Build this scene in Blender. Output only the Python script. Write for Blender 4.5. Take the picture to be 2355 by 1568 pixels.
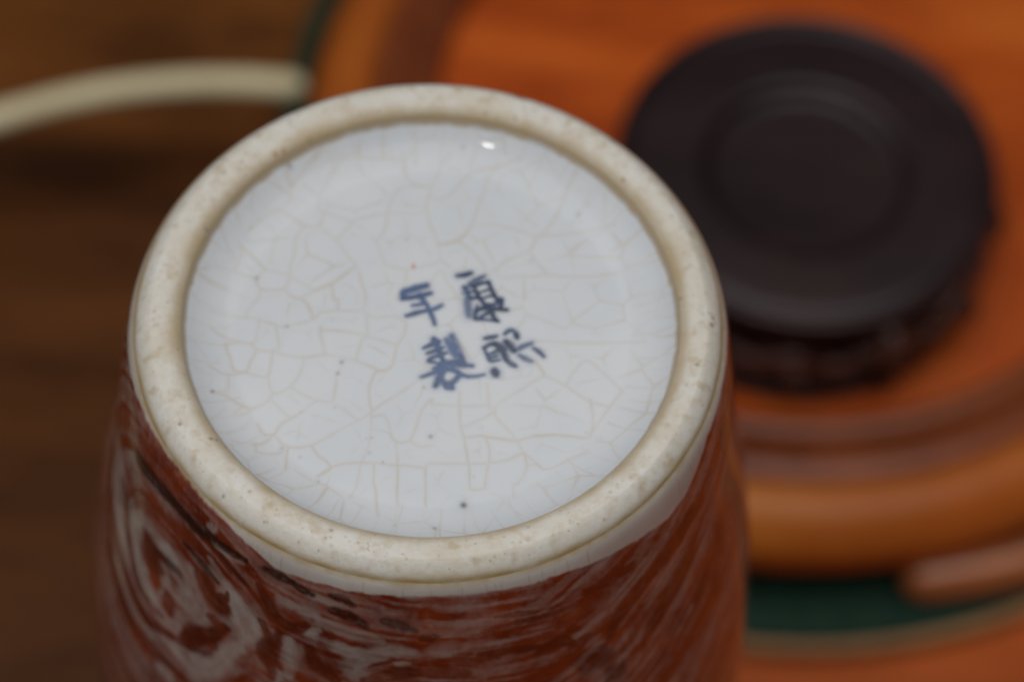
import bpy, math, random
import numpy as np
from mathutils import Matrix, Vector

sc = bpy.context.scene
for o in list(bpy.data.objects):
    bpy.data.objects.remove(o)

# ------------------------------------------------------------------ camera
CAM_H = 0.61
cd = bpy.data.cameras.new('camera')
cam = bpy.data.objects.new('camera', cd)
sc.collection.objects.link(cam)
sc.camera = cam
el, roll = math.radians(58.0), math.radians(2.9)
up = Vector((math.cos(el) * math.sin(roll), -math.cos(el) * math.cos(roll), -math.sin(el)))   # world up seen from the camera
fw = Vector((0, 0, 1))
yv = (fw - fw.dot(up) * up).normalized()
xv = yv.cross(up)
rows = (xv, yv, up)
cam.matrix_world = Matrix([(r.x, -r.y, -r.z, t) for r, t in zip(rows, (0, 0, CAM_H))] + [(0, 0, 0, 1)])
cd.sensor_width = 36.0
cd.lens = 36.0 * 5838 / 2355
cd.clip_start = 0.02
cd.clip_end = 50
cd.dof.use_dof = True
cd.dof.focus_distance = 0.360
cd.dof.aperture_fstop = 9.6

# ------------------------------------------------------------------ light
world = bpy.data.worlds.new('World')
sc.world = world
world.use_nodes = True
bg = world.node_tree.nodes['Background']
bg.inputs['Color'].default_value = (0.92, 0.95, 1.0, 1)
bg.inputs['Strength'].default_value = 0.015


def area(name, loc, target, size, power, color):
    l = bpy.data.lights.new(name, 'AREA')
    l.shape = 'DISK'
    l.size = size
    l.energy = power
    l.color = color
    o = bpy.data.objects.new(name, l)
    sc.collection.objects.link(o)
    o.location = loc
    o.rotation_euler = (Vector(target) - Vector(loc)).to_track_quat('-Z', 'Y').to_euler()
    return o


area('ceiling_lamp', (0.06, 0.27, 1.42), (0.03, 0.29, 0.10), 1.35, 8.6, (1.0, 0.985, 0.965))
area('window_light', (-1.15, 0.20, 1.10), (0.02, 0.28, 0.15), 1.20, 2.2, (0.94, 0.97, 1.0))
area('desk_lamp', (-0.187, -0.171, 0.886), (0.0, 0.28, 0.20), 0.040, 0.65, (1.0, 0.97, 0.93))

vs = sc.view_settings
vs.view_transform = 'Standard'
vs.look = 'None'
vs.exposure = 0.07
vs.gamma = 1.0
vs.use_curve_mapping = False

# ------------------------------------------------------------------ helpers


def link(o, parent=None):
    sc.collection.objects.link(o)
    if parent is not None:
        o.parent = parent
    return o


def thing(name, loc, label, cat):
    o = bpy.data.objects.new(name, None)
    o.empty_display_size = 0.02
    o.location = loc
    o['label'] = label
    o['category'] = cat
    return link(o)


def raw_mesh(name, V, F, mat, parent=None, smooth=True, attrs=None):
    """V (n,3) array, F list/array of quads (or a list of mixed faces)."""
    me = bpy.data.meshes.new(name)
    if isinstance(F, np.ndarray):
        V = np.ascontiguousarray(V, dtype=np.float32)
        k = F.shape[1]
        me.vertices.add(len(V))
        me.vertices.foreach_set('co', V.ravel())
        me.loops.add(F.size)
        me.loops.foreach_set('vertex_index', F.astype(np.int32).ravel())
        me.polygons.add(len(F))
        me.polygons.foreach_set('loop_start', np.arange(0, F.size, k, dtype=np.int32))
        me.update(calc_edges=True)
    else:
        me.from_pydata([tuple(map(float, v)) for v in V], [], [tuple(f) for f in F])
    me.polygons.foreach_set('use_smooth', np.full(len(me.polygons), smooth))
    if attrs:
        for an, ar in attrs.items():
            ca = me.color_attributes.new(an, 'FLOAT_COLOR', 'POINT')
            rgba = np.ones((len(V), 4), dtype=np.float32)
            rgba[:, :ar.shape[1]] = ar
            ca.data.foreach_set('color', rgba.ravel())
    me.validate()
    me.materials.append(mat)
    return link(bpy.data.objects.new(name, me), parent)


def grid_faces(nr, nc, wrap=True):
    """rows nr (profile), columns nc (around)"""
    j = np.arange(nr - 1)[:, None]
    i = np.arange(nc if wrap else nc - 1)[None, :]
    i2 = (i + 1) % nc
    return np.stack([j * nc + i + 0 * i2, j * nc + i2, (j + 1) * nc + i2, (j + 1) * nc + i + 0 * i2], -1).reshape(-1, 4)


def smooth_profile(P, step):
    """monotone cubic resampling of a polyline by its chord length"""
    P = np.array(P, float)
    d = np.r_[0, np.cumsum(np.hypot(*np.diff(P, axis=0).T))]
    n = max(int(d[-1] / step), 8)
    s = np.linspace(0, d[-1], n + 1)
    out = []
    for k in (0, 1):
        y = P[:, k]
        h = np.diff(d)
        m = np.diff(y) / h
        t = np.zeros_like(y)
        for q in range(1, len(y) - 1):
            if m[q - 1] * m[q] > 0:
                w1, w2 = 2 * h[q] + h[q - 1], h[q] + 2 * h[q - 1]
                t[q] = (w1 + w2) / (w1 / m[q - 1] + w2 / m[q])
        t[0], t[-1] = m[0], m[-1]
        idx = np.clip(np.searchsorted(d, s, 'right') - 1, 0, len(h) - 1)
        u = (s - d[idx]) / h[idx]
        hh = h[idx]
        out.append((2 * u**3 - 3 * u**2 + 1) * y[idx] + (u**3 - 2 * u**2 + u) * hh * t[idx] + (-2 * u**3 + 3 * u**2) * y[idx + 1] + (u**3 - u**2) * hh * t[idx + 1])
    return np.array(out).T


def lathe(name, prof, seg, mat, parent=None, step=None, loc=(0, 0, 0)):
    P = smooth_profile(prof, step) if step else np.array(prof, float)
    a = np.linspace(0, 2 * np.pi, seg, endpoint=False)
    V = np.stack([P[:, 0][:, None] * np.cos(a), P[:, 0][:, None] * np.sin(a), np.repeat(P[:, 1][:, None], seg, 1)], -1).reshape(-1, 3)
    F = grid_faces(len(P), seg)[:, ::-1]
    return raw_mesh(name, V + np.array(loc), F, mat, parent)


def tube(name, pts, rad, mat, parent=None, seg=16, caps=True):
    """swept round tube with rounded ends; rad scalar or list"""
    P = np.array(pts, float)
    n = len(P)
    r = np.full(n, rad) if np.isscalar(rad) else np.array(rad, float)
    T = np.gradient(P, axis=0)
    T /= np.linalg.norm(T, axis=1)[:, None]
    if caps:
        pre, post, rp, rq = [], [], [], []
        for f in (0.98, 0.85, 0.55):
            pre.append(P[0] - T[0] * r[0] * f); rp.append(r[0] * math.sqrt(max(1 - f * f, 0.002)))
            post.insert(0, P[-1] + T[-1] * r[-1] * f); rq.insert(0, r[-1] * math.sqrt(max(1 - f * f, 0.002)))
        P = np.vstack([pre, P, post]); r = np.r_[rp, r, rq]
        T = np.vstack([np.repeat(T[:1], 3, 0), T, np.repeat(T[-1:], 3, 0)])
    ref = np.array([0, 0, 1.0])
    V = []
    for p, t, rr in zip(P, T, r):
        a = np.cross(t, ref)
        if np.linalg.norm(a) < 1e-3:
            a = np.cross(t, np.array([1.0, 0, 0]))
        a /= np.linalg.norm(a)
        b = np.cross(a, t)
        for k in range(seg):
            q = 2 * math.pi * k / seg
            V.append(p + rr * (math.cos(q) * a + math.sin(q) * b))
    F = [tuple(f) for f in grid_faces(len(P), seg)]
    F.append(tuple(range(seg))[::-1])
    F.append(tuple(range((len(P) - 1) * seg, len(P) * seg)))
    return raw_mesh(name, np.array(V), F, mat, parent)


_rng = np.random.RandomState(7)
_tab = _rng.rand(64, 64, 64)


def vnoise(x, y, z=0.0):
    x, y, z = np.broadcast_arrays(x, y, z)
    xi, yi, zi = np.floor(x).astype(int), np.floor(y).astype(int), np.floor(z).astype(int)
    fx, fy, fz = x - xi, y - yi, z - zi
    fx, fy, fz = fx * fx * (3 - 2 * fx), fy * fy * (3 - 2 * fy), fz * fz * (3 - 2 * fz)
    g = lambda a, b, c: _tab[(xi + a) & 63, (yi + b) & 63, (zi + c) & 63]
    l = lambda a, b, t: a + (b - a) * t
    return l(l(l(g(0, 0, 0), g(1, 0, 0), fx), l(g(0, 1, 0), g(1, 1, 0), fx), fy),
             l(l(g(0, 0, 1), g(1, 0, 1), fx), l(g(0, 1, 1), g(1, 1, 1), fx), fy), fz)


def fbm(x, y, z=0.0, octv=4):
    s, a, t = 0.0, 1.0, 0.0
    for k in range(octv):
        s = s + a * vnoise(x * 2**k + 17 * k, y * 2**k + 5 * k, z * 2**k + 11 * k)
        t += a
        a *= 0.5
    return s / t


def curve_pts(pts, sub=6):
    """Catmull-Rom through the points"""
    P = np.array(pts, float)
    if len(P) < 3:
        return P
    Q = np.vstack([2 * P[0] - P[1], P, 2 * P[-1] - P[-2]])
    out = []
    for k in range(1, len(Q) - 2):
        for u in np.linspace(0, 1, sub, endpoint=False):
            a, b, c, d = Q[k - 1], Q[k], Q[k + 1], Q[k + 2]
            out.append(0.5 * ((2 * b) + (-a + c) * u + (2 * a - 5 * b + 4 * c - d) * u * u + (-a + 3 * b - 3 * c + d) * u**3))
    out.append(P[-1])
    return np.array(out)


def seg_dist(X, Y, pts, reach):
    """distance to a polyline plus the 0..1 position along it, infinite beyond reach"""
    D = np.full(X.shape, np.inf)
    S = np.zeros(X.shape)
    m = (X > pts[:, 0].min() - reach) & (X < pts[:, 0].max() + reach) & (Y > pts[:, 1].min() - reach) & (Y < pts[:, 1].max() + reach)
    idx = np.nonzero(m.ravel())[0]
    if len(idx) == 0:
        return D, S
    x, y = X.ravel()[idx], Y.ravel()[idx]
    best = np.full(len(idx), np.inf)
    bs = np.zeros(len(idx))
    n = len(pts) - 1
    for k in range(n):
        a, b = pts[k], pts[k + 1]
        ab = b - a
        L = ab @ ab + 1e-12
        t = np.clip(((x - a[0]) * ab[0] + (y - a[1]) * ab[1]) / L, 0, 1)
        d = np.hypot(x - a[0] - t * ab[0], y - a[1] - t * ab[1])
        c = d < best
        best[c] = d[c]
        bs[c] = (k + t[c]) / n
    D.ravel()[idx] = best
    S.ravel()[idx] = bs
    return D, S


# ------------------------------------------------------------------ materials


class Mat:
    def __init__(self, name):
        self.m = bpy.data.materials.new(name)
        self.m.use_nodes = True
        self.t = self.m.node_tree
        self.b = self.t.nodes['Principled BSDF']

    def n(self, typ, **kw):
        nd = self.t.nodes.new(typ)
        for k, v in kw.items():
            if k in nd.inputs:
                nd.inputs[k].default_value = v
            else:
                setattr(nd, k, v)
        return nd

    def l(self, a, b):
        self.t.links.new(a, b)

    def coord(self, out='Object', scale=(1, 1, 1), rot=(0, 0, 0)):
        tc = self.n('ShaderNodeTexCoord')
        mp = self.n('ShaderNodeMapping')
        mp.inputs['Scale'].default_value = scale
        mp.inputs['Rotation'].default_value = rot
        self.l(tc.outputs[out], mp.inputs['Vector'])
        return mp.outputs['Vector']

    def noise(self, vec, scale, detail=4, rough=0.55, dist=0.0):
        nd = self.n('ShaderNodeTexNoise')
        nd.inputs['Scale'].default_value = scale
        nd.inputs['Detail'].default_value = detail
        nd.inputs['Roughness'].default_value = rough
        nd.inputs['Distortion'].default_value = dist
        self.l(vec, nd.inputs['Vector'])
        return nd.outputs['Fac']

    def ramp(self, fac, stops):
        nd = self.n('ShaderNodeValToRGB')
        e = nd.color_ramp.elements
        while len(e) < len(stops):
            e.new(0.5)
        for q, (p, c) in zip(e, stops):
            q.position = p
            q.color = (*c, 1) if len(c) == 3 else c
        self.l(fac, nd.inputs['Fac'])
        return nd.outputs['Color']

    def mix(self, fac, a, b, typ='MIX'):
        nd = self.n('ShaderNodeMix', data_type='RGBA', blend_type=typ)
        for s, v in ((nd.inputs[0], fac), (nd.inputs[6], a), (nd.inputs[7], b)):
            if isinstance(v, (int, float)):
                s.default_value = v
            elif isinstance(v, tuple):
                s.default_value = (*v, 1)
            else:
                self.l(v, s)
        return nd.outputs[2]

    def math(self, op, a, b=0.0, clamp=False):
        nd = self.n('ShaderNodeMath', operation=op, use_clamp=clamp)
        for s, v in ((nd.inputs[0], a), (nd.inputs[1], b)):
            if isinstance(v, (int, float)):
                s.default_value = v
            else:
                self.l(v, s)
        return nd.outputs[0]

    def attr(self, name):
        nd = self.n('ShaderNodeAttribute', attribute_name=name)
        sp = self.n('ShaderNodeSeparateColor')
        self.l(nd.outputs['Color'], sp.inputs['Color'])
        return sp.outputs

    def bump(self, h, strength=0.3, dist=0.0005):
        nd = self.n('ShaderNodeBump')
        nd.inputs['Strength'].default_value = strength
        nd.inputs['Distance'].default_value = dist
        self.l(h, nd.inputs['Height'])
        self.l(nd.outputs['Normal'], self.b.inputs['Normal'])

    def set(self, color=None, rough=None, spec=None, coat=None, coat_rough=0.1):
        for k, v in (('Base Color', color), ('Roughness', rough)):
            if v is None:
                continue
            if isinstance(v, tuple):
                self.b.inputs[k].default_value = (*v, 1)
            elif isinstance(v, (int, float)):
                self.b.inputs[k].default_value = v
            else:
                self.l(v, self.b.inputs[k])
        if spec is not None:
            self.b.inputs['Specular IOR Level'].default_value = spec
        if coat is not None:
            self.b.inputs['Coat Weight'].default_value = coat
            self.b.inputs['Coat Roughness'].default_value = coat_rough
        return self.m


def wood(name, dark, mid, light, scale=(1, 1, 1), rot=(0, 0, 0), rough=0.42, coat=0.06, coat_rough=0.22, spec=0.22, drift=None, fine=55):
    M = Mat(name)
    v = M.coord('Object', scale, rot)
    big = M.noise(v, 9, 3, 0.5, 0.6)
    grain = M.noise(v, fine, 6, 0.62, 0.8)
    f = M.math('ADD', M.math('MULTIPLY', big, 0.62), M.math('MULTIPLY', grain, 0.38))
    col = M.ramp(f, [(0.33, dark), (0.5, mid), (0.68, light)])
    if drift:
        d = M.ramp(M.noise(M.coord('Object', (1, 1, 1)), 16, 3, 0.5, 0.3), [(0.42, (0, 0, 0)), (0.66, (0.85, 0.85, 0.85))])
        col = M.mix(d, col, drift)
    M.bump(grain, 0.15, 0.0004)
    return M.set(col, rough, spec, coat, coat_rough)


# oiled brown table boards (grain runs along x) and the more orange board beside them
m_board_dark = wood('brown_board_wood', (0.036, 0.012, 0.004), (0.092, 0.030, 0.008), (0.160, 0.054, 0.014), (0.5, 2.0, 2.0), coat=0.0, spec=0.12)
m_board_brown = wood('warm_brown_board_wood', (0.09, 0.030, 0.008), (0.20, 0.066, 0.014), (0.28, 0.100, 0.021), (0.5, 2.0, 2.0), coat=0.0, spec=0.12)
m_board_orange = wood('orange_board_wood', (0.20, 0.036, 0.006), (0.44, 0.082, 0.012), (0.56, 0.120, 0.018), (0.5, 3.0, 3.0), coat=0.0, spec=0.15)
m_tray = wood('orange_turned_wood', (0.34, 0.046, 0.006), (0.62, 0.112, 0.014), (0.80, 0.190, 0.028), (0.6, 2.2, 2.2), (0, 0, 0.6), 0.40, 0.05, spec=0.16, drift=(0.46, 0.075, 0.012))
m_tray_moulding = wood('brown_moulding_wood', (0.11, 0.024, 0.009), (0.21, 0.052, 0.018), (0.33, 0.090, 0.030), (1.2, 1.2, 1.2), (0, 0, 0), 0.34, 0.28, coat_rough=0.22)
m_torus = wood('golden_turned_wood', (0.36, 0.085, 0.012), (0.56, 0.155, 0.022), (0.68, 0.22, 0.036), (0.8, 1.6, 1.6), (0, 0, 0.4), 0.38, 0.10, spec=0.2, drift=(0.46, 0.105, 0.016))
m_bead = wood('glossy_bead_wood', (0.30, 0.085, 0.026), (0.46, 0.150, 0.050), (0.56, 0.20, 0.075), (1.2, 1.2, 1.2), (0, 0, 0), 0.3, 1.0, coat_rough=0.20)
m_pale_edge = wood('pale_edge_wood', (0.30, 0.15, 0.06), (0.42, 0.22, 0.09), (0.52, 0.30, 0.13), (1, 1, 1), (0, 0, 0), 0.4, 0.1)
m_stand = wood('dark_rosewood', (0.014, 0.007, 0.007), (0.026, 0.013, 0.0145), (0.042, 0.019, 0.019), (1.0, 3.0, 3.0), (0, 0, 0.3), 0.36, 0.42, coat_rough=0.28)

m_stand_carved = wood('carved_rosewood', (0.045, 0.014, 0.010), (0.095, 0.034, 0.025), (0.15, 0.060, 0.045), (1.5, 1.5, 3.0), (0, 0, 0.3), 0.30, 0.5, coat_rough=0.18)

G = Mat('green_felt')
gv = G.coord()
m_green = G.set(G.ramp(G.noise(gv, 300, 4), [(0.3, (0.008, 0.030, 0.018)), (0.7, (0.018, 0.062, 0.037))]), 0.75, 0.25)

CN = Mat('cream_cane')
cv = CN.coord('Object', (1, 1, 1))
m_cane = CN.set(CN.ramp(CN.noise(cv, 120, 5), [(0.3, (0.78, 0.67, 0.40)), (0.7, (0.88, 0.79, 0.52))]), 0.42, 0.4)

# glazed porcelain base: crackle, rust dots and specks come from the 'mark' attribute
BP = Mat('bluish_white_glaze')
a = BP.attr('mark')
bv = BP.coord()
glz = BP.ramp(BP.noise(bv, 60, 4), [(0.3, (0.665, 0.700, 0.745)), (0.7, (0.715, 0.735, 0.765))])
glz = BP.mix(a[0], glz, (0.52, 0.38, 0.21))
glz = BP.mix(a[1], glz, (0.05, 0.05, 0.055))
glz = BP.mix(a[2], glz, (0.55, 0.16, 0.03))
BP.bump(BP.noise(bv, 90, 1), 0.02, 0.0006)
m_base = BP.set(glz, 0.07, 0.14)

# unglazed foot ring
FR = Mat('unglazed_foot_clay')
a = FR.attr('mark')
fv = FR.coord()
mot = FR.noise(fv, 420, 5, 0.65)
big = FR.noise(fv, 90, 5, 0.65)
cl = FR.ramp(big, [(0.28, (0.66, 0.60, 0.49)), (0.5, (0.73, 0.70, 0.635)), (0.72, (0.77, 0.755, 0.72))])
cl = FR.mix(FR.ramp(mot, [(0.46, (0, 0, 0)), (0.74, (0.8, 0.8, 0.8))]), cl, (0.60, 0.52, 0.40))
cl = FR.mix(a[0], cl, (0.43, 0.30, 0.13))
cl = FR.mix(a[1], cl, (0.07, 0.055, 0.05))
cl = FR.mix(a[2], cl, (0.26, 0.055, 0.022))
FR.bump(FR.noise(fv, 700, 4, 0.6), 0.22, 0.0004)
m_foot = FR.set(cl, 0.42, 0.3)

# painted body: R iron-red cover, G dark outline, B tan crackle
BD = Mat('iron_red_painted_glaze')
a = BD.attr('mark')
dv = BD.coord()
n1 = BD.noise(dv, 260, 5, 0.65)
n2 = BD.noise(dv, 110, 4, 0.6, 0.5)
red = BD.ramp(n2, [(0.30, (0.15, 0.018, 0.006)), (0.55, (0.26, 0.040, 0.012)), (0.75, (0.37, 0.070, 0.020))])
wht = BD.ramp(BD.noise(dv, 70, 3), [(0.3, (0.60, 0.53, 0.48)), (0.7, (0.68, 0.63, 0.58))])
cov = BD.math('ADD', a[0], BD.math('MULTIPLY', BD.math('SUBTRACT', n1, 0.5), BD.math('MULTIPLY', BD.math('MULTIPLY', a[0], BD.math('SUBTRACT', 1.12, a[0])), 1.8)), True)
bc = BD.mix(a[2], wht, (0.40, 0.31, 0.18))
bc = BD.mix(cov, bc, red)
bc = BD.mix(a[1], bc, (0.022, 0.008, 0.008))
BD.bump(BD.noise(dv, 120, 2), 0.06, 0.0006)
m_body = BD.set(bc, 0.13, 0.5)

# cobalt of the painted characters, fading out at the edges of each stroke
IK = Mat('cobalt_blue_ink')
a = IK.attr('ink')
ink = IK.mix(a[1], (0.100, 0.175, 0.37), (0.028, 0.042, 0.078))
tr = IK.n('ShaderNodeBsdfTransparent')
mx = IK.n('ShaderNodeMixShader')
IK.set(ink, 0.12, 0.5)
IK.l(a[0], mx.inputs[0])
IK.l(tr.outputs[0], mx.inputs[1])
IK.l(IK.b.outputs[0], mx.inputs[2])
IK.l(mx.outputs[0], IK.t.nodes['Material Output'].inputs['Surface'])
m_ink = IK.m

# ------------------------------------------------------------------ table
table = thing('table_top', (0, 0, 0), 'brown and orange wooden table boards under the vase and the round tray', 'table')
random.seed(4)


def board(x0, x1, y0, y1, mat):
    e = 0.0012
    z1, z0 = 0.0, -0.028
    V = [(x0, y0, z0), (x1, y0, z0), (x1, y1, z0), (x0, y1, z0),
         (x0, y0, z1 - e), (x1, y0, z1 - e), (x1, y1, z1 - e), (x0, y1, z1 - e),
         (x0 + e, y0 + e, z1), (x1 - e, y0 + e, z1), (x1 - e, y1 - e, z1), (x0 + e, y1 - e, z1)]
    F = [(3, 2, 1, 0), (0, 1, 5, 4), (1, 2, 6, 5), (2, 3, 7, 6), (3, 0, 4, 7), (4, 5, 9, 8), (5, 6, 10, 9), (6, 7, 11, 10), (7, 4, 8, 11), (8, 9, 10, 11)]
    return raw_mesh('board', np.array(V), F, mat, table, smooth=False)


board(-0.70, -0.012, -0.30, 0.4440, m_board_dark)
board(-0.70, -0.012, 0.4445, 1.00, m_board_brown)
board(-0.0115, 0.80, -0.30, 1.00, m_board_orange)

# ------------------------------------------------------------------ round tray
TX, TY = 0.0740, 0.4355
tray = thing('round_tray', (TX, TY, 0), 'round orange wooden tray with turned rim rings and a green edge, under the dark stand', 'tray')
lathe('green_base', [(0.0, 0.0002), (0.143, 0.0002), (0.1462, 0.001), (0.1466, 0.004), (0.1458, 0.0068), (0.143, 0.0074), (0.0, 0.0074)], 160, m_green, tray)
EB = [(0.1468, 0.0004), (0.1484, 0.0006), (0.1494, 0.0022), (0.1494, 0.0046), (0.1484, 0.0062), (0.1468, 0.0064)]
ab = np.radians(np.linspace(-128, 20, 110))
EB = np.array(EB)
Vb = np.stack([EB[:, 0][:, None] * np.cos(ab), EB[:, 0][:, None] * np.sin(ab), np.repeat(EB[:, 1][:, None], len(ab), 1)], -1).reshape(-1, 3)
raw_mesh('edge_band', Vb, grid_faces(len(EB), len(ab), wrap=False)[:, ::-1], m_pale_edge, tray)
lathe('foot', [(0.0, 0.0076), (0.118, 0.0076), (0.1195, 0.009), (0.1195, 0.0165), (0.0, 0.0165)], 128, m_tray_moulding, tray)
lathe('dish', [(0.0, 0.017), (0.122, 0.017), (0.1285, 0.0185), (0.1330, 0.0215), (0.1354, 0.0262), (0.1348, 0.0312), (0.1315, 0.0365), (0.1265, 0.0402), (0.1215, 0.0412), (0.1182, 0.0398), (0.1166, 0.0372)],
      200, m_torus, tray, step=0.0015)
lathe('rim_ring', [(0.1165, 0.0366), (0.1140, 0.0362), (0.1105, 0.0372), (0.1075, 0.0400), (0.1050, 0.0428), (0.1024, 0.0436), (0.1000, 0.0424), (0.0986, 0.0396), (0.0982, 0.0366)],
      200, m_tray_moulding, tray, step=0.0008)
lathe('dish_floor', [(0.0, 0.037), (0.0, 0.037), (0.096, 0.0370), (0.0981, 0.0368)][1:], 160, m_tray, tray)
aa = np.radians(np.linspace(-74, 148, 120))
br = np.interp(np.degrees(aa), [-74, -52, -30, 148], [0.1352, 0.1425, 0.1440, 0.1400])
tube('bead_moulding', np.stack([br * np.cos(aa), br * np.sin(aa), np.full_like(aa, 0.0146)], 1), 0.0064, m_bead, tray, seg=14)

# green upright flange on the side of the tray, where the cane ends
fa = np.radians(np.linspace(157, 186, 30))
fr_, fz_ = [0.1366, 0.1366, 0.1372, 0.1402, 0.1408, 0.1408], [0.0076, 0.0345, 0.0352, 0.0352, 0.0345, 0.0076]
Vf = np.stack([np.array(fr_)[:, None] * np.cos(fa), np.array(fr_)[:, None] * np.sin(fa), np.repeat(np.array(fz_)[:, None], len(fa), 1)], -1).reshape(-1, 3)
nf = len(fa)
Ff = [tuple(int(q) for q in f) for f in grid_faces(6, nf, wrap=False)] + [tuple(k * nf for k in range(6)), tuple(k * nf + nf - 1 for k in range(6))[::-1]]
raw_mesh('flange', Vf, Ff, m_green, tray)

# ------------------------------------------------------------------ cream cane
HX, HY, HR = -0.0756, 0.2800, 0.1618
ca = np.radians(np.linspace(86.6, 192.0, 72))
cz = np.interp(np.degrees(ca), [86.6, 140, 165, 186, 192], [0.034, 0.034, 0.027, 0.0045, 0.0040])
cp = np.stack([HX + HR * np.cos(ca), HY + HR * np.sin(ca), cz], 1)
cane = tube('bent_cane', cp, 0.0037, m_cane, None, seg=20)
cane['label'] = 'thin cream cane rod arched over the brown table, its end against the tray'
cane['category'] = 'cane'

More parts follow.
